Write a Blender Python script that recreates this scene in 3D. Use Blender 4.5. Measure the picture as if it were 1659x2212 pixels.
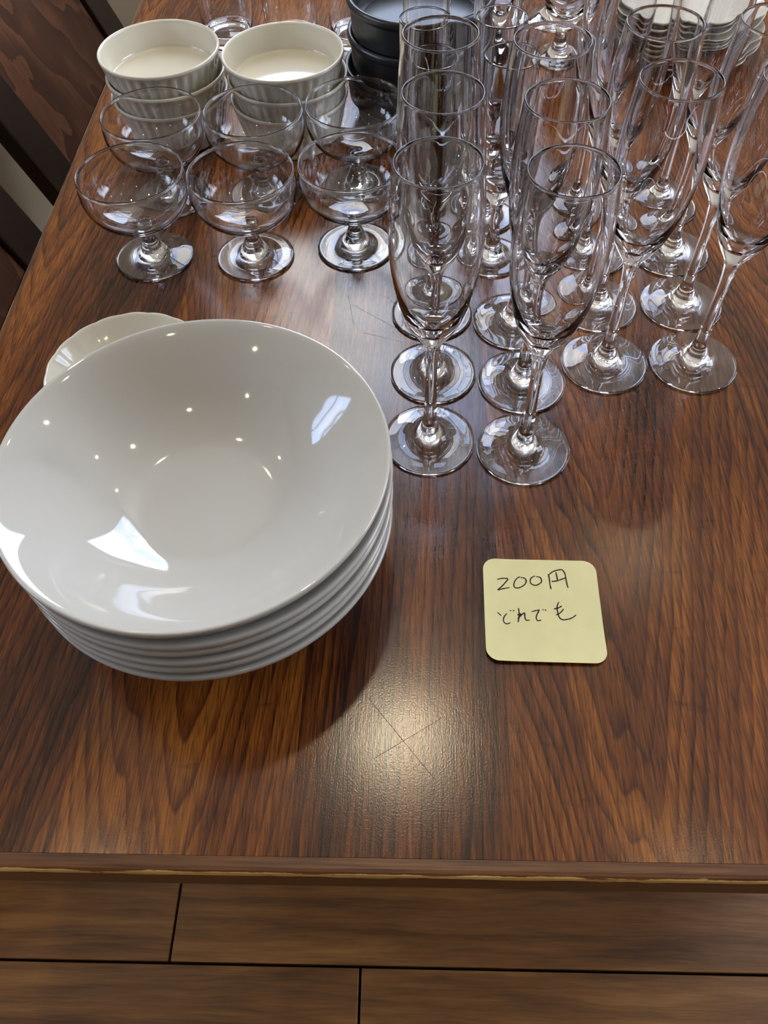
import bpy, bmesh, math, random
from mathutils import Vector, Matrix

random.seed(7)
scn = bpy.context.scene
for o in list(bpy.data.objects):
    bpy.data.objects.remove(o, do_unlink=True)
COL = scn.collection
ZT = 0.72                      # table top height above the floor
PI = math.pi

# ------------------------------------------------------------------ camera
W_PX, F_PX = 1659.0, 1724.25
cam_d = bpy.data.cameras.new('camera')
cam_d.sensor_fit = 'HORIZONTAL'
cam_d.sensor_width = 36.0
cam_d.lens = 36.0 * F_PX / W_PX
cam_d.clip_start = 0.01
cam = bpy.data.objects.new('camera', cam_d)
COL.objects.link(cam)
_r = Vector((0.99949885, 0.02010894, -0.02444746))
_u = Vector((-0.00254844, 0.82091546, 0.57104406))
_f = Vector((-0.03155239, 0.57069558, -0.8205553))
cam.matrix_world = Matrix(((_r.x, _u.x, -_f.x, 0.35042),
                           (_r.y, _u.y, -_f.y, -0.08471),
                           (_r.z, _u.z, -_f.z, 0.46201 + ZT),
                           (0, 0, 0, 1)))
scn.camera = cam

# ------------------------------------------------------------------ exposure, light paths
vs = scn.view_settings
vs.view_transform = 'Standard'
vs.look = 'None'
vs.gamma = 1.0
vs.use_curve_mapping = False
vs.exposure = 0.0
cy = scn.cycles
cy.max_bounces = 12
cy.transmission_bounces = 12
cy.glossy_bounces = 5
cy.diffuse_bounces = 3
cy.caustics_refractive = True
cy.caustics_reflective = True
cy.blur_glossy = 0.6
cy.sample_clamp_indirect = 8.0
cy.use_denoising = True
cy.use_adaptive_sampling = True
cy.adaptive_threshold = 0.07
cy.adaptive_min_samples = 14

# ------------------------------------------------------------------ node helpers
class NT:
    def __init__(self, tree):
        self.t = tree
        tree.nodes.clear()
    def n(self, kind, **kw):
        nd = self.t.nodes.new(kind)
        for k, v in kw.items():
            setattr(nd, k, v)
        return nd
    def l(self, a, b):
        self.t.links.new(a, b)
    def put(self, sock, v):
        if isinstance(v, bpy.types.NodeSocket):
            self.l(v, sock)
        else:
            sock.default_value = v
    def math(self, op, a, b=0.0, c=None, clamp=False):
        nd = self.n('ShaderNodeMath', operation=op)
        nd.use_clamp = clamp
        self.put(nd.inputs[0], a); self.put(nd.inputs[1], b)
        if c is not None:
            self.put(nd.inputs[2], c)
        return nd.outputs[0]
    def comb(self, x, y, z=0.0):
        nd = self.n('ShaderNodeCombineXYZ')
        self.put(nd.inputs[0], x); self.put(nd.inputs[1], y); self.put(nd.inputs[2], z)
        return nd.outputs[0]
    def noise(self, vec, scale=1.0, detail=2.0, rough=0.5, dist=0.0):
        nd = self.n('ShaderNodeTexNoise')
        self.l(vec, nd.inputs['Vector'])
        nd.inputs['Scale'].default_value = scale
        nd.inputs['Detail'].default_value = detail
        nd.inputs['Roughness'].default_value = rough
        nd.inputs['Distortion'].default_value = dist
        return nd.outputs['Fac']
    def ramp(self, fac, stops, interp='LINEAR'):
        nd = self.n('ShaderNodeValToRGB')
        cr = nd.color_ramp
        cr.interpolation = interp
        while len(cr.elements) < len(stops):
            cr.elements.new(0.5)
        for e, (p, c) in zip(cr.elements, stops):
            e.position = p
            e.color = (c[0], c[1], c[2], 1) if not isinstance(c, (int, float)) else (c, c, c, 1)
        self.put(nd.inputs[0], fac)
        return nd.outputs[0]
    def mix(self, fac, a, b, mode='MIX'):
        nd = self.n('ShaderNodeMix', data_type='RGBA', blend_type=mode)
        self.put(nd.inputs[0], fac)
        for s, v in ((nd.inputs[6], a), (nd.inputs[7], b)):
            if isinstance(v, bpy.types.NodeSocket):
                self.l(v, s)
            else:
                s.default_value = (v[0], v[1], v[2], 1)
        return nd.outputs[2]
    def sep(self, vec):
        nd = self.n('ShaderNodeSeparateXYZ')
        self.l(vec, nd.inputs[0])
        return nd.outputs
    def bump(self, h, strength=0.2, dist=0.001):
        nd = self.n('ShaderNodeBump')
        nd.inputs['Strength'].default_value = strength
        nd.inputs['Distance'].default_value = dist
        self.l(h, nd.inputs['Height'])
        return nd.outputs[0]

def new_mat(name):
    m = bpy.data.materials.new(name)
    m.use_nodes = True
    g = NT(m.node_tree)
    out = g.n('ShaderNodeOutputMaterial')
    b = g.n('ShaderNodeBsdfPrincipled')
    g.l(b.outputs[0], out.inputs[0])
    return m, g, b

def plain(name, col, rough=0.5, vary=0.06, scale=20.0, spec=0.5, metallic=0.0, coat=0.0, bump=0.0):
    m, g, b = new_mat(name)
    tc = g.n('ShaderNodeTexCoord')
    nz = g.noise(tc.outputs['Object'], scale, 3.0)
    dark = tuple(c * (1 - vary) for c in col)
    lite = tuple(min(1, c * (1 + vary)) for c in col)
    b.inputs['Base Color'].default_value = (*col, 1)
    g.l(g.ramp(nz, [(0.3, dark), (0.7, lite)]), b.inputs['Base Color'])
    b.inputs['Roughness'].default_value = rough
    b.inputs['Metallic'].default_value = metallic
    b.inputs['Specular IOR Level'].default_value = spec
    b.inputs['Coat Weight'].default_value = coat
    b.inputs['Coat Roughness'].default_value = 0.03
    if bump:
        g.l(g.bump(g.noise(tc.outputs['Object'], scale * 12, 2.0), bump, 0.0008), b.inputs['Normal'])
    return m

# ------------------------------------------------------------------ world: blue sky with broken cloud
world = bpy.data.worlds.new('sky')
scn.world = world
world.use_nodes = True
g = NT(world.node_tree)
wo = g.n('ShaderNodeOutputWorld')
bg = g.n('ShaderNodeBackground')
tc = g.n('ShaderNodeTexCoord')
cl = g.noise(tc.outputs['Generated'], 4.2, 5.0, 0.6)
g.l(g.ramp(cl, [(0.40, (0.42, 0.58, 0.95)), (0.60, (1.0, 0.98, 0.94))]), bg.inputs[0])
bg.inputs[1].default_value = 10.5
g.l(bg.outputs[0], wo.inputs[0])

# ------------------------------------------------------------------ materials
def mat_table_wood():
    m, g, b = new_mat('table_veneer')
    tc = g.n('ShaderNodeTexCoord')
    x, y, z = g.sep(tc.outputs['Object'])
    # veneer leaves side by side: (left edge x, heart x, brightness, slope)
    # heart x, brightness, slope per leaf
    leaves = [(0.00, 0.02, 0.70, 0.35), (0.055, 0.02, 0.42, 0.6), (0.150, 0.215, 0.80, 0.45), (0.282, 0.20, 0.35, 0.2),
              (0.408, 0.487, 0.66, 0.62), (0.600, 0.66, 0.50, 0.4), (0.76, 0.82, 0.72, 0.5)]
    st = [(p, (h, br, s)) for p, h, br, s in leaves]
    rp = g.n('ShaderNodeValToRGB')
    rp.color_ramp.interpolation = 'CONSTANT'
    while len(rp.color_ramp.elements) < len(st):
        rp.color_ramp.elements.new(0.5)
    for e, (p, c) in zip(rp.color_ramp.elements, st):
        e.position = p; e.color = (*c, 1)
    jog = g.noise(g.comb(g.math('MULTIPLY', x, 3.0), g.math('MULTIPLY', y, 2.0)), 1.0, 2.0)
    g.l(g.math('ADD', x, g.math('MULTIPLY', g.math('SUBTRACT', jog, 0.5), 0.012)), rp.inputs[0])
    sp = g.n('ShaderNodeSeparateColor'); g.l(rp.outputs[0], sp.inputs[0])
    heart, bright, slope = sp.outputs[0], sp.outputs[1], sp.outputs[2]
    # growth rings: V shaped contours running along y
    big = g.noise(g.comb(g.math('MULTIPLY', x, 7.0), g.math('MULTIPLY', y, 1.9)), 1.0, 2.0, 0.5)
    mid = g.noise(g.comb(g.math('MULTIPLY', x, 60.0), g.math('MULTIPLY', y, 2.6)), 1.0, 3.0, 0.55)
    dx = g.math('SUBTRACT', x, g.math('ADD', heart, g.math('MULTIPLY', g.math('SUBTRACT', big, 0.5), 0.05)))
    rad = g.math('SQRT', g.math('ADD', g.math('MULTIPLY', dx, dx), 0.00012))
    R = g.math('SUBTRACT', g.math('MULTIPLY', rad, 150.0), g.math('MULTIPLY', g.math('MULTIPLY', y, slope), 46.0))
    R = g.math('ADD', R, g.math('MULTIPLY', big, 5.0))
    R = g.math('ADD', R, g.math('MULTIPLY', g.noise(g.comb(g.math('MULTIPLY', x, 60.0), 0.0), 1.0, 1.0), 1.6))
    R = g.math('ADD', R, g.math('MULTIPLY', mid, 0.30))
    fr = g.math('FRACT', R)
    ring = g.ramp(fr, [(0.0, 0.05), (0.08, 0.85), (0.60, 0.75), (0.90, 0.30), (1.0, 0.0)])
    msk = g.noise(g.comb(g.math('MULTIPLY', x, 38.0), g.math('MULTIPLY', y, 1.3), 4.0), 1.0, 2.0)
    ring = g.mix(g.ramp(msk, [(0.35, 0.35), (0.58, 1.0)]), (0.62, 0.62, 0.62), ring)
    wide = g.noise(g.comb(g.math('MULTIPLY', R, 0.33), g.math('MULTIPLY', y, 0.6)), 1.0, 1.0)
    # fibres and pores
    wob = g.math('ADD', x, g.math('MULTIPLY', mid, 0.0016))
    fib = g.noise(g.comb(g.math('MULTIPLY', wob, 620.0), g.math('MULTIPLY', y, 22.0)), 1.0, 3.0, 0.6)
    pore = g.noise(g.comb(g.math('MULTIPLY', wob, 1150.0), g.math('MULTIPLY', y, 55.0)), 1.0, 2.0, 0.6)
    blot = g.noise(g.comb(g.math('MULTIPLY', x, 9.0), g.math('MULTIPLY', y, 4.0)), 1.0, 4.0, 0.6)
    val = g.math('MULTIPLY', ring, 0.50)
    val = g.math('ADD', val, g.math('MULTIPLY', g.math('SUBTRACT', wide, 0.5), 0.85))
    val = g.math('ADD', val, g.math('MULTIPLY', g.math('SUBTRACT', fib, 0.5), 1.05))
    val = g.math('ADD', val, g.math('MULTIPLY', g.math('SUBTRACT', blot, 0.5), 0.95))
    val = g.math('ADD', val, g.math('SUBTRACT', g.math('MULTIPLY', bright, 0.62), 0.15))
    col = g.ramp(val, [(0.08, (0.020, 0.006, 0.003)), (0.36, (0.074, 0.020, 0.005)),
                       (0.62, (0.158, 0.045, 0.008)), (0.95, (0.32, 0.110, 0.015))])
    pm = g.ramp(pore, [(0.34, 0.25), (0.47, 1.0)])
    col = g.mix(0.75, col, pm, 'MULTIPLY')
    # a few dark cross figure smudges
    kn = g.noise(g.comb(g.math('MULTIPLY', x, 24.0), g.math('MULTIPLY', y, 60.0)), 1.0, 3.0, 0.6)
    km = g.ramp(kn, [(0.24, 0.45), (0.36, 1.0)])
    col = g.mix(0.8, col, km, 'MULTIPLY')
    scr = None
    for (xa, ya, xb, yb) in ((0.300, 0.455, 0.345, 0.420), (0.322, 0.470, 0.350, 0.445), (0.296, 0.472, 0.303, 0.430), (0.310, 0.420, 0.345, 0.408),
                             (0.325, 0.100, 0.366, 0.050), (0.330, 0.062, 0.372, 0.088)):
        L = math.hypot(xb - xa, yb - ya)
        ux, uy = (xb - xa) / L, (yb - ya) / L
        du, dv = g.math('SUBTRACT', x, (xa + xb) / 2), g.math('SUBTRACT', y, (ya + yb) / 2)
        al = g.math('ABSOLUTE', g.math('ADD', g.math('MULTIPLY', du, ux), g.math('MULTIPLY', dv, uy)))
        ac = g.math('ABSOLUTE', g.math('SUBTRACT', g.math('MULTIPLY', du, -uy), g.math('MULTIPLY', dv, -ux)))
        f = g.math('MULTIPLY', g.math('LESS_THAN', al, L / 2), g.math('LESS_THAN', ac, 0.00016))
        scr = f if scr is None else g.math('MAXIMUM', scr, f)
    col = g.mix(g.math('MULTIPLY', scr, 0.5), col, (0.02, 0.012, 0.008))
    g.l(col, b.inputs['Base Color'])
    # worn lacquer
    rn = g.noise(tc.outputs['Object'], 18.0, 4.0, 0.6)
    fine = g.noise(tc.outputs['Object'], 900.0, 2.0, 0.6)
    g.l(g.math('ADD', g.math('ADD', 0.14, g.math('MULTIPLY', rn, 0.09)), g.math('MULTIPLY', scr, 0.4)), b.inputs['Roughness'])
    b.inputs['Specular IOR Level'].default_value = 0.52
    hgt = g.math('ADD', g.math('MULTIPLY', pore, 0.5), g.math('MULTIPLY', fine, 0.6))
    g.l(g.bump(hgt, 0.16, 0.0004), b.inputs['Normal'])
    return m

def mat_grain(name, dark, mid_c, light, axis='x', rough=0.35, f=1.0, wave=3.0, spec=0.5):
    """simple wood, grain running along an axis; each object shifts the pattern"""
    m, g, b = new_mat(name)
    tc = g.n('ShaderNodeTexCoord')
    oi = g.n('ShaderNodeObjectInfo')
    x, y, z = g.sep(tc.outputs['Object'])
    if axis == 'x':
        al, ac = x, y
    elif axis == 'y':
        al, ac = y, x
    else:
        al, ac = z, y
    al = g.math('ADD', al, g.math('MULTIPLY', oi.outputs['Random'], 37.0))
    off = g.math('MULTIPLY', oi.outputs['Random'], 11.0)
    big = g.noise(g.comb(g.math('MULTIPLY', al, 3.0 * f), g.math('MULTIPLY', ac, 16.0 * f), off), 1.0, 3.0, 0.55)
    ln = g.noise(g.comb(g.math('MULTIPLY', al, 5.0 * f), g.math('ADD', g.math('MULTIPLY', ac, 90.0 * f), g.math('MULTIPLY', big, wave)), off), 1.0, 3.0, 0.6)
    fi = g.noise(g.comb(g.math('MULTIPLY', al, 28.0 * f), g.math('MULTIPLY', ac, 600.0 * f), off), 1.0, 2.0, 0.6)
    v = g.math('ADD', g.math('MULTIPLY', big, 0.45), g.math('MULTIPLY', ln, 0.45))
    v = g.math('ADD', v, g.math('MULTIPLY', fi, 0.18))
    v = g.math('ADD', v, g.math('MULTIPLY', g.math('SUBTRACT', oi.outputs['Random'], 0.5), 0.08))
    col = g.ramp(v, [(0.36, dark), (0.54, mid_c), (0.74, light)])
    g.l(col, b.inputs['Base Color'])
    b.inputs['Roughness'].default_value = rough
    b.inputs['Specular IOR Level'].default_value = spec
    g.l(g.bump(fi, 0.12, 0.0006), b.inputs['Normal'])
    return m

def mat_panel():
    """dark veneer with wavy crown figure for the chair backs"""
    m, g, b = new_mat('chair_panel_veneer')
    tc = g.n('ShaderNodeTexCoord')
    x, y, z = g.sep(tc.outputs['Object'])
    n1 = g.noise(g.comb(g.math('MULTIPLY', y, 4.2), g.math('MULTIPLY', z, 3.0)), 1.0, 3.0, 0.5)
    rag = g.noise(g.comb(g.math('MULTIPLY', y, 120.0), g.math('MULTIPLY', z, 16.0)), 1.0, 3.0, 0.6)
    fr = g.math('FRACT', g.math('ADD', g.math('MULTIPLY', n1, 11.0), g.math('MULTIPLY', rag, 0.35)))
    v = g.math('ADD', g.math('MULTIPLY', fr, 0.6), g.math('MULTIPLY', rag, 0.4))
    g.l(g.ramp(v, [(0.15, (0.042, 0.015, 0.008)), (0.5, (0.080, 0.030, 0.015)), (0.85, (0.145, 0.058, 0.028))]), b.inputs['Base Color'])
    b.inputs['Roughness'].default_value = 0.42
    return m

def mat_lipping():
    """solid wood edge band, stain rubbed off along the outer lower corner"""
    m, g, b = new_mat('edge_band_wood')
    tc = g.n('ShaderNodeTexCoord')
    x, y, z = g.sep(tc.outputs['Object'])      # band runs along local x, outer face at y = 0, top at z = 0
    gr = g.noise(g.comb(g.math('MULTIPLY', x, 14.0), g.math('MULTIPLY', y, 420.0), g.math('MULTIPLY', z, 420.0)), 1.0, 4.0, 0.6)
    base = g.ramp(gr, [(0.3, (0.055, 0.020, 0.009)), (0.7, (0.19, 0.075, 0.022))])
    wn = g.noise(g.comb(g.math('MULTIPLY', x, 26.0), g.math('MULTIPLY', z, 300.0)), 1.0, 5.0, 0.65)
    # distance from the rounded outer corner
    dd = g.math('ABSOLUTE', g.math('ADD', g.math('ADD', y, z), 0.0012))
    lim = g.math('MULTIPLY', g.math('SUBTRACT', wn, 0.30), 0.0095)
    worn = g.math('MULTIPLY', g.math('SUBTRACT', lim, dd), 2500.0, clamp=True)
    wood = g.ramp(gr, [(0.3, (0.42, 0.23, 0.06)), (0.7, (0.72, 0.47, 0.16))])
    g.l(g.mix(worn, base, wood), b.inputs['Base Color'])
    b.inputs['Roughness'].default_value = 0.38
    g.l(g.bump(gr, 0.25, 0.0006), b.inputs['Normal'])
    return m

def mat_glass(name, tint=(1, 1, 1), ior=1.5):
    m, g, b = new_mat(name)
    b.inputs['Base Color'].default_value = (*tint, 1)
    b.inputs['Roughness'].default_value = 0.0
    b.inputs['IOR'].default_value = ior
    b.inputs['Transmission Weight'].default_value = 1.0
    return m

def emit(name, col, strength):
    m = bpy.data.materials.new(name)
    m.use_nodes = True
    g = NT(m.node_tree)
    out = g.n('ShaderNodeOutputMaterial')
    e = g.n('ShaderNodeEmission')
    e.inputs[0].default_value = (*col, 1)
    e.inputs[1].default_value = strength
    g.l(e.outputs[0], out.inputs[0])
    return m

M = {}
M['table'] = mat_table_wood()
M['lip'] = mat_lipping()
M['leg'] = mat_grain('table_leg_wood', (0.03, 0.012, 0.006), (0.07, 0.026, 0.011), (0.12, 0.05, 0.02), 'z')
M['plank'] = mat_grain('floor_plank_wood', (0.092, 0.040, 0.013), (0.25, 0.112, 0.033), (0.46, 0.22, 0.065), 'x', 0.42, 1.0, 4.0)
M['chair'] = plain('chair_dark_wood', (0.018, 0.009, 0.006), 0.38, 0.25, 30)
M['panel'] = mat_panel()
M['porcelain'] = plain('white_porcelain', (0.53, 0.528, 0.492), 0.07, 0.01, 6, 0.5, coat=0.5)
M['ramekin'] = plain('cream_stoneware', (0.70, 0.665, 0.54), 0.10, 0.015, 8, 0.5, coat=0.4)
M['lobed'] = plain('ivory_porcelain', (0.70, 0.675, 0.58), 0.09, 0.015, 8, 0.5, coat=0.4)
M['black'] = plain('charcoal_enamel', (0.017, 0.020, 0.024), 0.30, 0.12, 40, 0.5)
M['glass'] = mat_glass('clear_glass')
M['note'] = plain('yellow_note_paper', (0.86, 0.83, 0.47), 0.85, 0.03, 60, 0.2)
M['ink'] = plain('black_ink', (0.016, 0.016, 0.022), 0.6, 0.3, 300, 0.3)
M['wall'] = plain('beige_plaster', (0.64, 0.58, 0.48), 0.9, 0.04, 5, 0.2, bump=0.05)
M['partition'] = plain('beige_panel_paint', (0.60, 0.53, 0.38), 0.75, 0.04, 4, 0.3)
M['ceil'] = plain('ceiling_paint', (0.62, 0.57, 0.46), 0.95, 0.03, 4, 0.2)
M['sub'] = plain('dark_subfloor', (0.012, 0.009, 0.007), 0.9, 0.2, 30, 0.2)
M['frame'] = plain('window_frame_wood', (0.05, 0.028, 0.018), 0.5, 0.2, 25)
M['trimring'] = plain('white_metal_trim', (0.75, 0.74, 0.72), 0.4, 0.03, 20)
M['lamp'] = emit('lamp_lens_warm', (1.0, 0.80, 0.52), 75.0)
M['lampkey'] = emit('lamp_lens_key', (1.0, 0.84, 0.58), 480.0)

# ------------------------------------------------------------------ mesh helpers
def link(name, me, mat, parent=None, smooth=True):
    if smooth:
        for p in me.polygons:
            p.use_smooth = True
    if mat is not None and not me.materials:
        me.materials.append(mat)
    o = bpy.data.objects.new(name, me)
    COL.objects.link(o)
    if parent is not None:
        o.parent = parent
    return o

def tag(o, label, cat, group=None, kind=None):
    o['label'] = label
    o['category'] = cat
    if group:
        o['group'] = group
    if kind:
        o['kind'] = kind
    return o

def struct(o, label=None):
    o['kind'] = 'structure'
    if label:
        o['label'] = label
    return o

def empty(name, loc=(0, 0, 0), rz=0.0):
    o = bpy.data.objects.new(name, None)
    o.empty_display_size = 0.02
    COL.objects.link(o)
    o.location = loc
    o.rotation_euler = (0, 0, rz)
    return o

def copy_tree(o, parent=None):
    c = o.copy()
    COL.objects.link(c)
    c.parent = parent
    for ch in list(o.children):
        copy_tree(ch, c)
    return c

def catmull(pts, n=6):
    """smooth an (r, z) profile; a point given twice stays a corner"""
    segs, cur = [], [pts[0]]
    for p in pts[1:]:
        if p == cur[-1]:
            segs.append(cur); cur = [p]
        else:
            cur.append(p)
    segs.append(cur)
    out = []
    for s in segs:
        if len(s) == 1:
            continue
        if len(s) == 2:
            o = list(s)
        else:
            o = []
            for i in range(len(s) - 1):
                p0 = s[i - 1] if i else s[i]
                p1, p2 = s[i], s[i + 1]
                p3 = s[i + 2] if i + 2 < len(s) else s[i + 1]
                for k in range(n):
                    t = k / n
                    o.append(tuple(0.5 * (2 * b + (c - a) * t + (2 * a - 5 * b + 4 * c - d) * t * t + (3 * b - a - 3 * c + d) * t ** 3)
                                   for a, b, c, d in zip(p0, p1, p2, p3)))
            o.append(s[-1])
        out += o if not out else o[1:] if o[0] == out[-1] else o
    return [(max(r, 0.0), z) for r, z in out]

def lathe(name, prof, seg=72, radial=None):
    """surface of revolution; radial(theta, r, z) -> r scale for fluted or lobed ware"""
    bm = bmesh.new()
    rings = []
    for r, z in prof:
        if r < 1e-6:
            rings.append([bm.verts.new((0, 0, z))])
        else:
            ring = []
            for i in range(seg):
                a = 2 * PI * i / seg
                rr, zz = (r, z) if radial is None else radial(a, r, z)
                ring.append(bm.verts.new((rr * math.cos(a), rr * math.sin(a), zz)))
            rings.append(ring)
    for A, B in zip(rings[:-1], rings[1:]):
        if len(A) == 1 and len(B) == 1:
            continue
        for i in range(seg):
            j = (i + 1) % seg
            if len(A) == 1:
                bm.faces.new((A[0], B[j], B[i]))
            elif len(B) == 1:
                bm.faces.new((A[i], A[j], B[0]))
            else:
                bm.faces.new((A[i], A[j], B[j], B[i]))
    me = bpy.data.meshes.new(name)
    bm.to_mesh(me); bm.free()
    return me

def box_bm(bm, lo, hi, bev=0.0):
    mat = Matrix.Translation([(a + b) / 2 for a, b in zip(lo, hi)]) @ Matrix.Diagonal([b - a for a, b in zip(lo, hi)] + [1])
    r = bmesh.ops.create_cube(bm, size=1.0, matrix=mat)
    if bev > 0:
        es = list({e for v in r['verts'] for e in v.link_edges})
        bmesh.ops.bevel(bm, geom=es, offset=bev, segments=2, affect='EDGES', profile=0.5)

def box(name, lo, hi, mat, parent=None, bev=0.0, loc=None):
    bm = bmesh.new()
    box_bm(bm, lo, hi, bev)
    me = bpy.data.meshes.new(name)
    bm.to_mesh(me); bm.free()
    o = link(name, me, mat, parent, smooth=False)
    if loc is not None:
        o.location = loc
    return o

# ------------------------------------------------------------------ the room
X0, X1, Y0, Y1, ZC = -2.4, 2.6, -2.4, 1.9, 2.75
fl = struct(box('floor', (X0, Y0, -0.06), (X1, Y1, -0.012), M['sub']), 'brown wooden plank floor with dark joints')
# floor planks: rows along x, joints as seen in front of the table
PW, PL, GAP = 0.118, 0.90, 0.0032
bm = bmesh.new()
box_bm(bm, (0, 0, -0.012), (PL - GAP, PW - GAP, 0.0), 0.0012)
plank_me = bpy.data.meshes.new('plank')
bm.to_mesh(plank_me); bm.free()
plank_me.materials.append(M['plank'])
row0 = 0.0225
ry = row0
while ry - PW > Y0:
    ry -= PW
k = 0
rr = random.Random(3)
while ry + PW < Y1:
    idx = round((ry - row0) / PW)
    joint = 0.0405 if idx == 0 else 0.2905 if idx == -1 else rr.uniform(0, PL)
    x = joint - PL * math.ceil((joint - X0) / PL)
    while x < X1:
        a, b_ = max(x, X0), min(x + PL, X1)
        if b_ - a > 0.03:
            o = link('plank', plank_me, None, fl, smooth=False)
            o.location = (a, ry, 0)
            o.scale = ((b_ - a) / PL, 1, 1)
        x += PL
    ry += PW

struct(box('ceiling', (X0, Y0, ZC), (X1, Y1, ZC + 0.05), M['ceil']))

def wall_with_windows(name, axis, at, thick, lo, hi, wins):
    """wall along x (axis='x', at a y) or along y (axis='y', at an x), with rectangular openings"""
    bm = bmesh.new()
    def piece(a0, a1, z0, z1):
        if a1 - a0 < 1e-4 or z1 - z0 < 1e-4:
            return
        if axis == 'x':
            box_bm(bm, (a0, at, z0), (a1, at + thick, z1))
        else:
            box_bm(bm, (at, a0, z0), (at + thick, a1, z1))
    a = lo
    for (w0, w1, z0, z1) in wins:
        piece(a, w0, 0, ZC)
        piece(w0, w1, 0, z0)
        piece(w0, w1, z1, ZC)
        a = w1
    piece(a, hi, 0, ZC)
    me = bpy.data.meshes.new(name)
    bm.to_mesh(me); bm.free()
    return struct(link(name, me, M['wall'], None, smooth=False))

WIN = []
def window(n, axis, at, w0, w1, z0, z1, nx, nz):
    root = struct(empty('window_%d' % n, ((w0 + w1) / 2, at, z0) if axis == 'x' else (at, (w0 + w1) / 2, z0)))
    def bar(nm, a0, a1, c0, c1, d=0.05):
        lo = (a0, at, c0) if axis == 'x' else (at, a0, c0)
        hi = (a1, at + d, c1) if axis == 'x' else (at + d, a1, c1)
        o = box(nm, [p - q for p, q in zip(lo, root.location)], [p - q for p, q in zip(hi, root.location)], M['frame'], root)
    t = 0.045
    bar('window_frame', w0, w1, z0, z0 + t); bar('window_frame', w0, w1, z1 - t, z1)
    bar('window_frame', w0, w0 + t, z0 + t, z1 - t); bar('window_frame', w1 - t, w1, z0 + t, z1 - t)
    for i in range(1, nx):
        a = w0 + (w1 - w0) * i / nx
        bar('glazing_bar', a - 0.014, a + 0.014, z0 + t, z1 - t, 0.03)
    for i in range(1, nz):
        c = z0 + (z1 - z0) * i / nz
        bar('glazing_bar', w0 + t, w1 - t, c - 0.014, c + 0.014, 0.03)

def portal(name, loc, rot, sx, sy):
    d = bpy.data.lights.new(name, 'AREA')
    d.shape = 'RECTANGLE'; d.size = sx; d.size_y = sy
    d.cycles.is_portal = True
    o = bpy.data.objects.new(name, d)
    COL.objects.link(o)
    o.location = loc; o.rotation_euler = rot

FW = (-0.13, 0.78, 1.28, 2.70)
wall_with_windows('wall_back', 'x', Y1, 0.12, X0, X1, [FW])
window(1, 'x', Y1 + 0.03, *FW, 1, 1)
portal('window_portal', ((FW[0] + FW[1]) / 2, Y1 + 0.005, (FW[2] + FW[3]) / 2), (-PI / 2, 0, 0), FW[1] - FW[0], FW[3] - FW[2])
LW = [(-0.75, 0.0, 1.15, 2.15), (0.25, 1.0, 1.15, 2.15)]
wall_with_windows('wall_left', 'y', X0 - 0.12, 0.12, Y0, Y1, LW)
for i, w in enumerate(LW):
    window(2 + i, 'y', X0 - 0.09, *w, 2, 3)
    portal('window_portal', (X0 - 0.005, (w[0] + w[1]) / 2, (w[2] + w[3]) / 2), (0, -PI / 2, 0), w[3] - w[2], w[1] - w[0])
RW = (0.15, 1.55, 1.05, 2.45)
wall_with_windows('wall_right', 'y', X1, 0.12, Y0, Y1, [RW])
window(4, 'y', X1 + 0.04, *RW, 2, 2)
portal('window_portal', (X1 + 0.005, (RW[0] + RW[1]) / 2, (RW[2] + RW[3]) / 2), (0, PI / 2, 0), RW[3] - RW[2], RW[1] - RW[0])
struct(box('wall_front', (X0, Y0 - 0.1, 0), (X1, Y0, ZC), M['leg']))

# low beige partition beside the chairs
pt = tag(empty('low_partition', (-0.47, 1.2, 0)), 'low beige partition panel behind the dark wooden chairs', 'partition')
box('panel', (-0.03, -1.2, 0), (0.03, 1.3, 0.80), M['partition'], pt, 0.004)
box('cap_rail', (-0.045, -1.2, 0.80), (0.045, 1.3, 0.83), M['chair'], pt, 0.004)

# ceiling downlights
def downlight(x, y, key=False):
    root = empty('ceiling_downlight', (x, y, ZC))
    rad = 0.034
    ring = lathe('trim_ring', [(rad, -0.001), (rad + 0.004, -0.004), (rad + 0.014, -0.004), (rad + 0.018, 0.0)], 40)
    link('trim_ring', ring, M['trimring'], root)
    disc = lathe('lens', [(rad, -0.002), (0, -0.002)], 40)
    link('lens', disc, M['lampkey'] if key else M['lamp'], root, smooth=False)
    return root
lamps = [(0.325, 0.775, True), (-0.55, 0.35, False), (1.15, 0.35, False), (-0.55, 1.45, False), (1.15, 1.45, False),
         (0.30, -0.55, False), (-1.45, 0.9, False), (2.0, 0.9, False), (-1.0, -0.9, False), (1.5, -0.9, False)]
names = ['above the champagne flutes', 'left of the bowl stack', 'right of the sticky note', 'above the chairs by the partition', 'above the far right table corner',
         'behind the camera position', 'nearest the left windows', 'nearest the right wall', 'in the near left ceiling corner', 'in the near right ceiling corner']
for (x, y, kk), nm in zip(lamps, names):
    tag(downlight(x, y, kk), 'small round warm downlight in the ceiling ' + nm, 'downlight', 'ceiling downlights')

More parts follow.
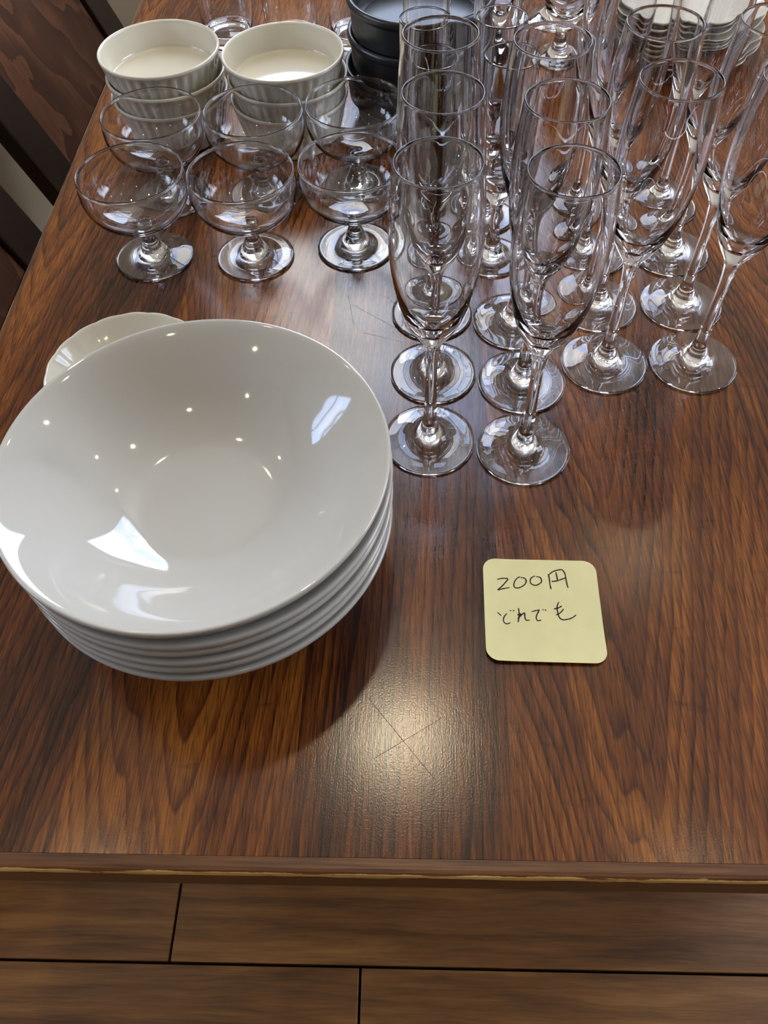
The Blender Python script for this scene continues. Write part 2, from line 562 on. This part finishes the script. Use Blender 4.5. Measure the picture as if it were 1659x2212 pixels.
# ------------------------------------------------------------------ table
TX, TY = 0.98, 1.62
tb = tag(empty('dining_table', (0, 0, 0)), 'dark brown wooden dining table with a worn edge band under the glassware', 'table')
LIP, SLIP = 0.0095, 0.0052
tt = box('tabletop', (SLIP, LIP - 0.0015, -0.030), (TX - SLIP, TY - LIP, 0.0), M['table'], tb, 0.0003, loc=(0, 0, ZT))
def lip(length, loc, rz, nm='edge_band', LIP=LIP):
    # profile in y (0 outer .. LIP inner) and z, rounded outer upper corner
    prof = [(LIP, 0.0), (0.0042, 0.0), (0.0024, -0.0004), (0.0011, -0.0013), (0.0003, -0.0026), (0.0, -0.0042), (0.0, -0.0275), (0.0018, -0.0300), (LIP, -0.0300)]
    bm = bmesh.new()
    n = 2
    rows = []
    for i in range(n):
        x = length * i / (n - 1)
        m_ = 0.0 if i == 0 else 0.0
        rows.append([bm.verts.new((x, p[0], p[1])) for p in prof])
    for i in range(n - 1):
        for j in range(len(prof)):
            k = (j + 1) % len(prof)
            bm.faces.new((rows[i][j], rows[i][k], rows[i + 1][k], rows[i + 1][j]))
    bm.faces.new(list(reversed(rows[0]))); bm.faces.new(rows[-1])
    bmesh.ops.recalc_face_normals(bm, faces=bm.faces[:])
    me = bpy.data.meshes.new(nm)
    bm.to_mesh(me); bm.free()
    o = link(nm, me, M['lip'], tb, smooth=False)
    o.location = loc; o.rotation_euler = (0, 0, rz)
lip(TX, (0, -0.0015, ZT), 0)
lip(TY - 2 * LIP, (0, TY - LIP, ZT), -PI / 2, LIP=SLIP)
lip(TY - 2 * LIP, (TX, LIP, ZT), PI / 2, LIP=SLIP)
lip(TX, (TX, TY, ZT), PI)
for (ax, ay) in ((0.08, 0.15), (0.82, 0.15), (0.08, 1.39), (0.82, 1.39)):
    bm = bmesh.new()
    box_bm(bm, (-0.035, -0.035, 0), (0.035, 0.035, ZT - 0.03), 0.004)
    for v in bm.verts:
        s = 0.75 + 0.25 * v.co.z / ZT
        v.co.x *= s; v.co.y *= s
    me = bpy.data.meshes.new('leg')
    bm.to_mesh(me); bm.free()
    link('leg', me, M['leg'], tb, False).location = (ax + 0.04, ay + 0.04, 0)
for lo, hi in (((0.13, 0.17, ZT - 0.11), (0.85, 0.19, ZT - 0.03)), ((0.13, 1.43, ZT - 0.11), (0.85, 1.45, ZT - 0.03)),
               ((0.10, 0.20, ZT - 0.11), (0.12, 1.42, ZT - 0.03)), ((0.86, 0.20, ZT - 0.11), (0.88, 1.42, ZT - 0.03))):
    box('apron', lo, hi, M['leg'], tb, 0.002)

# ------------------------------------------------------------------ chairs on the left
def chair(y0, label):
    """panel back chair facing +x, pushed in to the table; y0 is the near side of its back"""
    wd, sw = 0.51, 0.078
    root = tag(empty('dining_chair', (-0.02, y0 + wd / 2, 0)), label, 'chair', 'chairs along the left side')
    def loc(p):
        return (p[0] - root.location.x, p[1] - root.location.y, p[2])
    def bx(nm, lo, hi, mat, bev=0.004):
        return box(nm, loc(lo), loc(hi), mat, root, bev)
    lean = math.tan(math.radians(21))
    def leaning(nm, ya, yb, za, zb, t, mat, inset=0.0):
        bm = bmesh.new()
        box_bm(bm, (-t, ya - root.location.y, za), (0, yb - root.location.y, zb), 0.004)
        for v in bm.verts:
            v.co.x += (-0.18 - (v.co.z - 0.48) * lean) - root.location.x - inset
        me = bpy.data.meshes.new(nm)
        bm.to_mesh(me); bm.free()
        return link(nm, me, mat, root, False)
    leaning('back_post', y0, y0 + sw, 0.40, 0.86, 0.028, M['chair'])
    leaning('back_post', y0 + wd - sw, y0 + wd, 0.40, 0.86, 0.028, M['chair'])
    leaning('back_panel', y0 + sw, y0 + wd - sw, 0.47, 0.80, 0.012, M['panel'], 0.008)
    leaning('top_rail', y0 + sw, y0 + wd - sw, 0.80, 0.86, 0.026, M['chair'])
    bx('seat', (-0.16, y0 + 0.02, 0.40), (0.24, y0 + wd - 0.02, 0.45), M['chair'], 0.012)
    for xx, yy in ((-0.15, y0 + 0.02), (-0.15, y0 + wd - 0.06), (0.19, y0 + 0.02), (0.19, y0 + wd - 0.06)):
        bx('leg', (xx, yy, 0.0), (xx + 0.04, yy + 0.04, 0.40), M['chair'])
    return root
chair(0.99, 'dark wooden panel back chair beside the ramekin stacks, farther one along the left edge')
chair(0.386, 'dark wooden panel back chair at lower left, nearer one along the left table edge')

# ------------------------------------------------------------------ glassware
def glass_thing(name, prof, cuts, part_names, seg=80):
    """one closed profile split into open shells that together are watertight.
    prof: outer foot centre -> ... ; cuts: index ranges"""
    root = empty(name)
    for nm, ranges in zip(part_names, cuts):
        bm_all = None
        verts, faces = [], []
        for a, b_ in ranges:
            me = lathe(nm, prof[a:b_ + 1], seg)
            off = len(verts)
            verts += [v.co.copy() for v in me.vertices]
            faces += [[i + off for i in p.vertices] for p in me.polygons]
            bpy.data.meshes.remove(me)
        me = bpy.data.meshes.new(nm)
        me.from_pydata(verts, [], faces)
        link(nm, me, M['glass'], root)
    return root

def stem_glass(name, outer_foot, outer_stem, outer_bowl, inner_bowl, seg=80):
    """outer_foot: (r,z) from bottom centre, out, up to the stem; then stem; bowl outside up to the rim; inside down to the axis"""
    F = catmull(outer_foot, 5); S = catmull(outer_stem, 5); B = catmull(outer_bowl + inner_bowl, 6)
    root = empty(name)
    for nm, p in (('foot', F), ('stem', S), ('bowl', B)):
        me = lathe(nm, p, seg)
        bm = bmesh.new(); bm.from_mesh(me)
        bm.to_mesh(me); bm.free()
        link(nm, me, M['glass'], root)
    return root

# champagne flute, 225 mm tall
fl_foot = [(0, 0.0022), (0.012, 0.0018), (0.028, 0.0006), (0.0320, 0.0002), (0.0337, 0.0006), (0.0341, 0.0013), (0.0336, 0.0020),
           (0.030, 0.0029), (0.022, 0.0043), (0.014, 0.0068), (0.0098, 0.0102), (0.0080, 0.0140), (0.0065, 0.0185), (0.0056, 0.0215)]
fl_stem = [(0.0056, 0.0215), (0.0046, 0.032), (0.0041, 0.048), (0.0038, 0.068), (0.0042, 0.084), (0.0052, 0.0945)]
fl_out = [(0.0052, 0.0945), (0.0072, 0.1005), (0.0120, 0.1085), (0.0172, 0.1190), (0.0222, 0.1345), (0.0257, 0.1530), (0.0274, 0.1735),
          (0.0270, 0.1960), (0.0255, 0.2130), (0.0246, 0.2218), (0.02425, 0.2238)]
fl_in = [(0.0241, 0.2246), (0.0236, 0.2249), (0.0231, 0.2246), (0.02300, 0.2237), (0.0234, 0.2218), (0.0243, 0.2130), (0.0258, 0.1960), (0.0261, 0.1735),
         (0.0243, 0.1540), (0.0205, 0.1370), (0.0148, 0.1235), (0.0085, 0.1150), (0.0038, 0.1118), (0, 0.1108)]
flute = stem_glass('champagne_flute', fl_foot, fl_stem, fl_out, fl_in)

# coupe, 85 mm tall
cp_foot = [(0, 0.0022), (0.012, 0.0018), (0.028, 0.0006), (0.0330, 0.0002), (0.0348, 0.0006), (0.0352, 0.0013), (0.0347, 0.0020),
           (0.031, 0.0028), (0.023, 0.0040), (0.0165, 0.0060), (0.0125, 0.0088), (0.0100, 0.0125), (0.0080, 0.0165)]
cp_stem = [(0.0080, 0.0165), (0.0064, 0.0205), (0.0056, 0.0255), (0.0056, 0.0310), (0.0070, 0.0350)]
cp_out = [(0.0070, 0.0350), (0.0150, 0.0372), (0.0255, 0.0410), (0.0350, 0.0472), (0.0420, 0.0560), (0.0452, 0.0660), (0.0454, 0.0750), (0.0446, 0.0822), (0.0448, 0.0838)]
cp_in = [(0.0446, 0.0849), (0.0439, 0.0855), (0.0432, 0.0849), (0.0430, 0.0838), (0.0433, 0.0822), (0.0441, 0.0750), (0.0438, 0.0665), (0.0407, 0.0573),
         (0.0340, 0.0490), (0.0248, 0.0430), (0.0150, 0.0398), (0.0070, 0.0386), (0, 0.0383)]
coupe = stem_glass('coupe_glass', cp_foot, cp_stem, cp_out, cp_in)

# slim straight liqueur glass, 175 mm tall
nr_foot = [(0, 0.0022), (0.012, 0.0018), (0.022, 0.0006), (0.0262, 0.0002), (0.0276, 0.0006), (0.0280, 0.0013), (0.0275, 0.0020),
           (0.024, 0.0030), (0.017, 0.0050), (0.0115, 0.0085), (0.0085, 0.0130), (0.0062, 0.0185)]
nr_stem = [(0.0062, 0.0185), (0.0048, 0.027), (0.0044, 0.038), (0.0048, 0.050), (0.0062, 0.0570)]
nr_out = [(0.0062, 0.0570), (0.0095, 0.0620), (0.0142, 0.0700), (0.0178, 0.0810), (0.0192, 0.0950), (0.0197, 0.1200), (0.0198, 0.1500), (0.0198, 0.1738)]
nr_in = [(0.0196, 0.1748), (0.0192, 0.1751), (0.0188, 0.1747), (0.01875, 0.1735), (0.0187, 0.1500), (0.0185, 0.1200), (0.0178, 0.0970),
         (0.0158, 0.0840), (0.0110, 0.0755), (0.0050, 0.0722), (0, 0.0715)]
slim = stem_glass('slim_liqueur_glass', nr_foot, nr_stem, nr_out, nr_in, 64)

# short stemmed tall beer glass, 190 mm
bs_foot = [(0, 0.0022), (0.012, 0.0018), (0.025, 0.0006), (0.0300, 0.0002), (0.0316, 0.0006), (0.0320, 0.0015), (0.0314, 0.0026),
           (0.026, 0.0040), (0.018, 0.0075), (0.0120, 0.0130), (0.0088, 0.0190)]
bs_stem = [(0.0088, 0.0190), (0.0076, 0.0240), (0.0078, 0.0300), (0.0098, 0.0350)]
bs_out = [(0.0098, 0.0350), (0.0165, 0.0410), (0.0225, 0.0520), (0.0262, 0.0700), (0.0282, 0.1000), (0.0296, 0.1400), (0.0302, 0.1885)]
bs_in = [(0.0300, 0.1897), (0.0294, 0.1901), (0.0288, 0.1896), (0.0288, 0.1885), (0.0282, 0.1400), (0.0267, 0.1000), (0.0242, 0.0720),
         (0.0190, 0.0570), (0.0110, 0.0500), (0.0050, 0.0478), (0, 0.0472)]
beer = stem_glass('short_stem_beer_glass', bs_foot, bs_stem, bs_out, bs_in, 64)

# straight tumbler
tm_out = [(0, 0.0030), (0.016, 0.0024), (0.0235, 0.0008), (0.0262, 0.0004), (0.0278, 0.0022), (0.0290, 0.0090), (0.0320, 0.0500), (0.0362, 0.1288)]
tm_in = [(0.0361, 0.1298), (0.0355, 0.1302), (0.0349, 0.1297), (0.0348, 0.1287), (0.0303, 0.0500), (0.0275, 0.0180), (0.0245, 0.0130), (0.0150, 0.0115), (0, 0.0112)]
tumbler = empty('tall_tumbler')
P = catmull(tm_out + tm_in, 5)
cut = next(i for i, (r, z) in enumerate(P) if r > 0.0285)
cut2 = max(i for i, (r, z) in enumerate(P) if z > 0.014 and r > 0.024)
link('tumbler_wall', lathe('tumbler_wall', P[cut:cut2 + 1], 64), M['glass'], tumbler)
bmv = []
me1 = lathe('a', P[:cut + 1], 64); me2 = lathe('b', P[cut2:], 64)
v_ = [v.co.copy() for v in me1.vertices]; f_ = [list(p.vertices) for p in me1.polygons]
n0 = len(v_)
v_ += [v.co.copy() for v in me2.vertices]; f_ += [[i + n0 for i in p.vertices] for p in me2.polygons]
mb = bpy.data.meshes.new('thick_base'); mb.from_pydata(v_, [], f_)
link('thick_base', mb, M['glass'], tumbler)

def place(proto, spots, cat, group):
    """the prototype takes the first spot; the rest are copies with the same parts"""
    for i, (x, y, rz, label) in enumerate(spots):
        o = proto if i == 0 else copy_tree(proto)
        o.location = (x, y, ZT + 0.0002)
        o.rotation_euler = (0, 0, rz)
        tag(o, label, cat, group)

A1 = 'champagne flute in the column beside the bowl stack, '
A2 = 'champagne flute in the second column from the bowl stack, '
A3 = 'champagne flute in the third column from the bowl stack, '
A4 = 'champagne flute in the rightmost column, '
place(flute, [
    (0.3653, 0.3021, 0.3, A1 + 'nearest to the bowls'), (0.4345, 0.2934, 1.1, A2 + 'nearest to the yellow note'),
    (0.3692, 0.3719, 2.0, A1 + 'middle one'), (0.4388, 0.3618, 0.7, A2 + 'middle one'),
    (0.3692, 0.4423, 1.5, A1 + 'farthest, by the coupe feet'), (0.4375, 0.4315, 2.6, A2 + 'farthest, before the slim glasses'),
    (0.5060, 0.3824, 0.1, A3 + 'front one'), (0.5764, 0.3825, 1.9, A4 + 'front one, bowl cut by the frame'),
    (0.5803, 0.4519, 2.9, A4 + 'second from the front'), (0.5090, 0.4514, 0.9, A3 + 'second from the front'),
    (0.5834, 0.5206, 1.4, A4 + 'third from the front'), (0.5105, 0.5205, 2.2, A3 + 'third from the front'),
    (0.5860, 0.5900, 0.5, A4 + 'farthest, before the lobed dishes'), (0.5120, 0.5900, 1.0, A3 + 'farthest, before the lobed dishes')],
    'flute glass', 'champagne flutes in rows')
place(coupe, [
    (0.1171, 0.5205, 0.4, 'clear coupe glass at front left, nearest to the left table edge'), (0.2099, 0.5199, 1.2, 'clear coupe glass in the middle of the front row'),
    (0.3012, 0.5331, 2.2, 'clear coupe glass at front right, beside the flutes'), (0.1177, 0.6120, 0.9, 'clear coupe glass at back left, before the left ramekin stack'),
    (0.2096, 0.6143, 1.7, 'clear coupe glass in the middle of the back row, before the ramekins'), (0.3004, 0.6260, 2.8, 'clear coupe glass at back right, before the charcoal bowls')],
    'coupe glass', 'coupe glasses in two rows')
place(slim, [
    (0.3672, 0.5160, 0.0, 'slim straight stemmed glass behind the leftmost flute column, front one'), (0.4238, 0.5160, 1.0, 'slim straight stemmed glass right of its pair, front one'),
    (0.3615, 0.5750, 2.0, 'slim straight stemmed glass before the charcoal bowls, second row left'), (0.4205, 0.5760, 0.6, 'slim straight stemmed glass in the second row, right one'),
    (0.3640, 0.6360, 1.3, 'slim straight stemmed glass touching the charcoal bowls, third row left'), (0.4230, 0.6370, 1.9, 'slim straight stemmed glass in the third row, right of the charcoal bowls')],
    'stemmed glass', 'slim straight stemmed glasses')
place(beer, [
    (0.5220, 0.8760, 0.4, 'tall short stemmed glass left of the lobed white dishes, nearer one'), (0.5240, 0.9700, 1.4, 'tall short stemmed glass at the top edge left of the lobed dishes'),
    (0.4520, 0.8850, 0.9, 'tall short stemmed glass right of the charcoal bowls')],
    'beer glass', 'short stemmed beer glasses')
place(tumbler, [
    (0.1330, 0.9330, 0.2, 'tall clear tumbler behind the left ramekin stack'), (0.2110, 0.9200, 1.2, 'tall clear tumbler behind the right ramekin stack'),
    (0.2855, 0.9250, 2.3, 'tall clear tumbler between ramekins and charcoal bowls')],
    'tumbler', 'tall clear tumblers')

# ------------------------------------------------------------------ white bowls, stack of six
bw = [(0, 0.0050), (0.030, 0.0050), (0.0385, 0.0042), (0.0395, 0.0006), (0.0415, 0.0), (0.0435, 0.0006), (0.0450, 0.0040),
      (0.0560, 0.0085), (0.0700, 0.0165), (0.0870, 0.0285), (0.1000, 0.0385), (0.1085, 0.0455), (0.1122, 0.0495), (0.1136, 0.0525),
      (0.1136, 0.0545), (0.1126, 0.0555), (0.1105, 0.0550), (0.1060, 0.0520), (0.0980, 0.0455), (0.0860, 0.0350), (0.0720, 0.0235), (0.0600, 0.0160), (0.0500, 0.0115),
      (0.0420, 0.0095), (0.030, 0.0090), (0, 0.0088)]
bowl_me = lathe('bowl_shell', catmull(bw, 5), 128)
bowl_me.materials.append(M['porcelain'])
zs = [0.0, 0.0106, 0.0206, 0.0306, 0.0402, 0.0546]
order = ['bottommost of the stack of six', 'second from the bottom of the stack', 'third from the bottom of the stack',
         'third from the top of the stack', 'second from the top of the stack', 'topmost, showing its whole glossy inside']
offs = [(0.000, 0.0005), (-0.0006, 0.0008), (0.0006, 0.0002), (-0.0004, 0.0010), (0.0008, 0.0), (0, 0)]
for z, nm, (ox, oy) in zip(zs, order, offs):
    o = link('serving_bowl', bowl_me, None)
    o.location = (0.2264 + ox, 0.1996 + oy, ZT + 0.0002 + z)
    tag(o, 'large white porcelain bowl, ' + nm, 'bowl', 'large white bowls in one stack')

# ------------------------------------------------------------------ cream ramekins, two stacks of three
def rk_radial(a, r, z):
    if r > 0.046 and 0.003 < z < 0.0425 and rk_radial.outer:
        k = min(1, (z - 0.004) / 0.004) * min(1, (0.0425 - z) / 0.004)
        return r - 0.0021 * k * (1 - abs(math.sin(a * 17))) ** 1.4, z
    return r, z
rk_out = [(0, 0.0030), (0.040, 0.0030), (0.0435, 0.0008), (0.0458, 0.0), (0.0480, 0.0010), (0.0492, 0.0035), (0.0515, 0.0120), (0.0545, 0.0240), (0.0575, 0.0360), (0.0588, 0.0405), (0.0596, 0.0430)]
rk_in = [(0.0593, 0.0447), (0.0583, 0.0453), (0.0570, 0.0446), (0.0562, 0.0430), (0.0548, 0.0350), (0.0534, 0.0270), (0.0522, 0.0226), (0.0502, 0.0209), (0.0460, 0.0204), (0.0400, 0.0204), (0, 0.0204)]
ro = catmull(rk_out, 6); ri = catmull([rk_out[-1]] + rk_in, 5)
rk_radial.outer = True
me_o = lathe('ramekin_wall', ro, 160, rk_radial)
rk_radial.outer = False
me_i = lathe('ramekin_inside', ri, 160)
me_o.materials.append(M['ramekin']); me_i.materials.append(M['ramekin'])
for (cx, cyy, side) in ((0.1045, 0.7296, 'left'), (0.2278, 0.7197, 'right')):
    for k, nm in enumerate(('bottom', 'middle', 'top')):
        root = empty('ramekin', (cx + (0, 0.0012, -0.0008)[k], cyy + (0.001, -0.001, 0)[k], ZT + 0.0002 + 0.0206 * k), 0.05 * k + cx)
        link('fluted_wall', me_o, None, root)
        link('smooth_inside', me_i, None, root)
        tag(root, 'cream fluted ramekin at the %s of the %s stack of three' % (nm, side), 'ramekin', 'cream ramekins in two stacks')

# ------------------------------------------------------------------ small scalloped dish behind the bowls
def sc_radial(a, r, z):
    return r * (1 + 0.013 * min(1, r / 0.06) ** 3 * abs(math.sin(a * 9))), z
sd = [(0, 0.003), (0.030, 0.003), (0.0325, 0.0), (0.0345, 0.0), (0.036, 0.003), (0.045, 0.011), (0.054, 0.020), (0.0600, 0.0275), (0.0615, 0.0298),
      (0.0610, 0.0308), (0.0595, 0.0303), (0.0560, 0.0262), (0.0500, 0.0195), (0.0410, 0.0110), (0.0340, 0.0075), (0.025, 0.0066), (0, 0.0064)]
dish = link('scalloped_dish', lathe('scalloped_dish', catmull(sd, 4), 144, sc_radial), M['lobed'])
dish.location = (0.1350, 0.3490, ZT + 0.0002)
dish.rotation_euler = (0, 0, 0.1)
tag(dish, 'small cream dish with a scalloped rim, half hidden behind the white bowls', 'dish')

# ------------------------------------------------------------------ charcoal bowls, stack of three
bk = [(0, 0.003), (0.050, 0.003), (0.053, 0.0), (0.0565, 0.0), (0.0588, 0.003), (0.0603, 0.0180), (0.0622, 0.0206), (0.0658, 0.0213), (0.0674, 0.0232), (0.0681, 0.034), (0.0685, 0.0445),
      (0.0694, 0.0462), (0.0714, 0.0484), (0.0718, 0.0518), (0.0706, 0.0542), (0.0685, 0.0546), (0.0664, 0.0530), (0.0652, 0.0480), (0.0643, 0.0390), (0.0625, 0.0345), (0.0580, 0.0326), (0.0500, 0.0322), (0, 0.0322)]
bk_me = lathe('charcoal_bowl', catmull(bk, 5), 96)
bk_me.materials.append(M['black'])
for k, (nm, ox, oy) in enumerate((('bottom of the stack', -0.006, 0.004), ('middle of the stack', -0.001, 0.002), ('top of the stack, open to view', 0.0, 0.0))):
    o = link('charcoal_bowl', bk_me, None)
    o.location = (0.3600 + ox, 0.7600 + oy, ZT + 0.0002 + 0.0331 * k)
    tag(o, 'charcoal grey bowl with a rolled rim, ' + nm, 'bowl', 'charcoal bowls in one stack')

# ------------------------------------------------------------------ lobed white dishes, stack at the top right
def lob_radial(a, r, z):
    w = min(1, (r / 0.05)) ** 2
    s = 1 + 0.13 * w * (abs(math.cos(a * 4)) - 0.55) + 0.02 * w * math.cos(2 * a)
    return r * s, z + 0.0022 * w * (abs(math.cos(a * 4)) - 0.5) * (1 if z > 0.006 else 0)
lb = [(0, 0.0025), (0.040, 0.0025), (0.043, 0.0), (0.046, 0.0), (0.048, 0.003), (0.060, 0.0070), (0.074, 0.0125), (0.0825, 0.0170), (0.0845, 0.0186),
      (0.0840, 0.0198), (0.0820, 0.0197), (0.0740, 0.0158), (0.0620, 0.0112), (0.052, 0.0080), (0.044, 0.0066), (0, 0.0060)]
lb_me = lathe('lobed_dish', catmull(lb, 4), 144, lob_radial)
lb_me.materials.append(M['lobed'])
ordinal = ['bottommost', 'second from the bottom', 'third from the bottom', 'fourth from the bottom', 'third from the top', 'second from the top', 'topmost']
rr = random.Random(11)
for k, nm in enumerate(ordinal):
    o = link('lobed_dish', lb_me, None)
    o.location = (0.657 + rr.uniform(-0.006, 0.006) + 0.0012 * (3 - k), 0.886 + rr.uniform(-0.005, 0.005), ZT + 0.0002 + 0.0072 * k)
    o.rotation_euler = (0, 0, 0.25 + rr.uniform(-0.12, 0.12))
    tag(o, 'ivory petal shaped dish behind the flutes, %s of its stack' % nm, 'dish', 'lobed dishes in one stack')

# ------------------------------------------------------------------ sticky note
NS, NR = 0.0375, 0.0085
nt = tag(empty('sticky_note', (0.43664, 0.15972, ZT), -0.0203), 'yellow sticky note with handwritten Japanese price lying on the bare table', 'note')
def note_z(x, y):
    c = max(0.0, (-y - 0.005)) / 0.0325
    d_ = max(0.0, (-x - 0.015)) / 0.0225
    return 0.0006 + 0.0022 * c * c + 0.0010 * d_ * d_
def outline(n=8):
    pts = []
    for cx, cyy, a0 in ((NS - NR, NS - NR, 0), (-NS + NR, NS - NR, PI / 2), (-NS + NR, -NS + NR, PI), (NS - NR, -NS + NR, 1.5 * PI)):
        for i in range(n + 1):
            a = a0 + PI / 2 * i / n
            pts.append((cx + NR * math.cos(a), cyy + NR * math.sin(a)))
        a, b_ = pts[-1], [(-NS + NR, NS), (-NS, -NS + NR), (NS - NR, -NS), (NS, NS - NR)][len(pts) // (n + 13)]
        pts += [(a[0] + (b_[0] - a[0]) * i / 13, a[1] + (b_[1] - a[1]) * i / 13) for i in range(1, 13)]
    return pts
bm = bmesh.new()
ring = outline()
tops, bots = [], []
LV = [1.0 - 0.045 * i for i in range(22)]
for s in LV:
    tops.append([bm.verts.new((x * s, y * s, note_z(x * s, y * s) + 0.00012)) for x, y in ring])
    bots.append([bm.verts.new((x * s, y * s, note_z(x * s, y * s))) for x, y in ring])
n = len(ring)
for L in range(len(LV) - 1):
    for i in range(n):
        j = (i + 1) % n
        bm.faces.new((tops[L][i], tops[L][j], tops[L + 1][j], tops[L + 1][i]))
        bm.faces.new((bots[L][j], bots[L][i], bots[L + 1][i], bots[L + 1][j]))
for i in range(n):
    j = (i + 1) % n
    bm.faces.new((bots[0][i], bots[0][j], tops[0][j], tops[0][i]))
bm.faces.new(tops[-1]); bm.faces.new(list(reversed(bots[-1])))
me = bpy.data.meshes.new('paper_sheet'); bm.to_mesh(me); bm.free()
link('paper_sheet', me, M['note'], nt, smooth=False)
strokes = [[(-28.4, 21.4), (-24.4, 22.5), (-21.3, 22.1), (-22.8, 19.7), (-25.6, 16.2), (-28.3, 13.5), (-25.1, 14.5), (-20.4, 15.7)],
 [(-12.9, 24.0), (-15.0, 23.0), (-16.9, 20.2), (-17.5, 17.1), (-16.3, 15.5), (-13.6, 15.9), (-10.3, 18.3), (-9.2, 21.1), (-10.3, 23.1), (-12.6, 23.4)],
 [(-3.1, 25.0), (-5.6, 23.5), (-6.6, 21.1), (-5.9, 18.8), (-3.3, 17.8), (-0.3, 19.3), (0.9, 21.3), (0.0, 24.0), (-2.6, 24.4)],
 [(5.8, 26.6), (6.1, 22.5), (6.2, 18.4), (6.7, 15.1)], [(5.7, 25.5), (8.6, 28.4), (13.5, 30.2), (15.5, 29.7), (16.7, 26.9), (17.2, 20.7), (17.8, 16.4)],
 [(10.8, 28.1), (11.2, 24.7), (11.3, 21.9)], [(7.4, 21.0), (11.3, 21.7), (17.1, 24.1)],
 [(-29.1, -3.0), (-26.8, -5.3)], [(-23.0, -3.6), (-24.8, -5.7), (-25.5, -8.3), (-25.0, -10.2), (-23.4, -11.0), (-21.1, -10.1)],
 [(-21.2, -1.1), (-20.2, -1.6)], [(-19.2, -1.1), (-18.1, -1.5)], [(-15.4, 0.7), (-15.3, -3.9), (-16.2, -9.6)], [(-16.5, -4.5), (-14.2, -3.5), (-16.3, -7.4)],
 [(-15.8, -6.8), (-13.6, -4.1), (-11.8, -2.8), (-11.7, -5.7), (-11.0, -7.9), (-8.7, -7.8)],
 [(-7.2, -1.7), (-3.1, -0.6), (-2.3, -0.8), (-3.9, -3.9), (-4.5, -6.4), (-3.6, -8.1), (-1.3, -7.6)],
 [(-0.2, 0.1), (0.6, -0.3)], [(1.5, -0.0), (2.2, -0.8)],
 [(10.9, 5.9), (9.4, 2.0), (9.6, -1.9), (10.2, -5.1), (12.0, -6.9), (14.9, -6.7), (18.4, -5.5), (21.2, -3.2)],
 [(7.3, 0.6), (10.2, 1.4), (12.6, 3.0)], [(8.3, -3.7), (11.0, -2.2), (13.6, 0.8)]]
bm = bmesh.new()
rr = random.Random(5)
for s in strokes:
    pts = [(x / 1000, y / 1000) for x, y in s]
    if len(pts) > 2:
        q = []
        for i in range(len(pts) - 1):
            p0 = pts[i - 1] if i else pts[i]; p1, p2 = pts[i], pts[i + 1]
            p3 = pts[i + 2] if i + 2 < len(pts) else p2
            for k in range(5):
                t = k / 5
                q.append(tuple(0.5 * (2 * b + (c - a) * t + (2 * a - 5 * b + 4 * c - d) * t * t + (3 * b - a - 3 * c + d) * t ** 3) for a, b, c, d in zip(p0, p1, p2, p3)))
        q.append(pts[-1]); pts = q
    prev = None
    m_ = len(pts)
    for i, p in enumerate(pts):
        a = pts[max(0, i - 1)]; b_ = pts[min(m_ - 1, i + 1)]
        tx, ty = b_[0] - a[0], b_[1] - a[1]
        L = math.hypot(tx, ty) or 1
        w = 0.00042 * (0.85 + 0.3 * rr.random()) * (0.55 + 0.45 * min(1, 4 * min(i, m_ - 1 - i) / max(1, m_ - 1) + 0.4))
        nx, ny = -ty / L * w, tx / L * w
        zz = note_z(*p) + 0.00021
        cur = (bm.verts.new((p[0] + nx, p[1] + ny, zz)), bm.verts.new((p[0] - nx, p[1] - ny, zz)))
        if prev:
            bm.faces.new((prev[0], prev[1], cur[1], cur[0]))
        prev = cur
bmesh.ops.recalc_face_normals(bm, faces=bm.faces[:])
me = bpy.data.meshes.new('handwriting'); bm.to_mesh(me); bm.free()
hw = link('handwriting', me, M['ink'], nt, smooth=False)
hw['label'] = 'dark pen handwriting, 200 yen whichever'
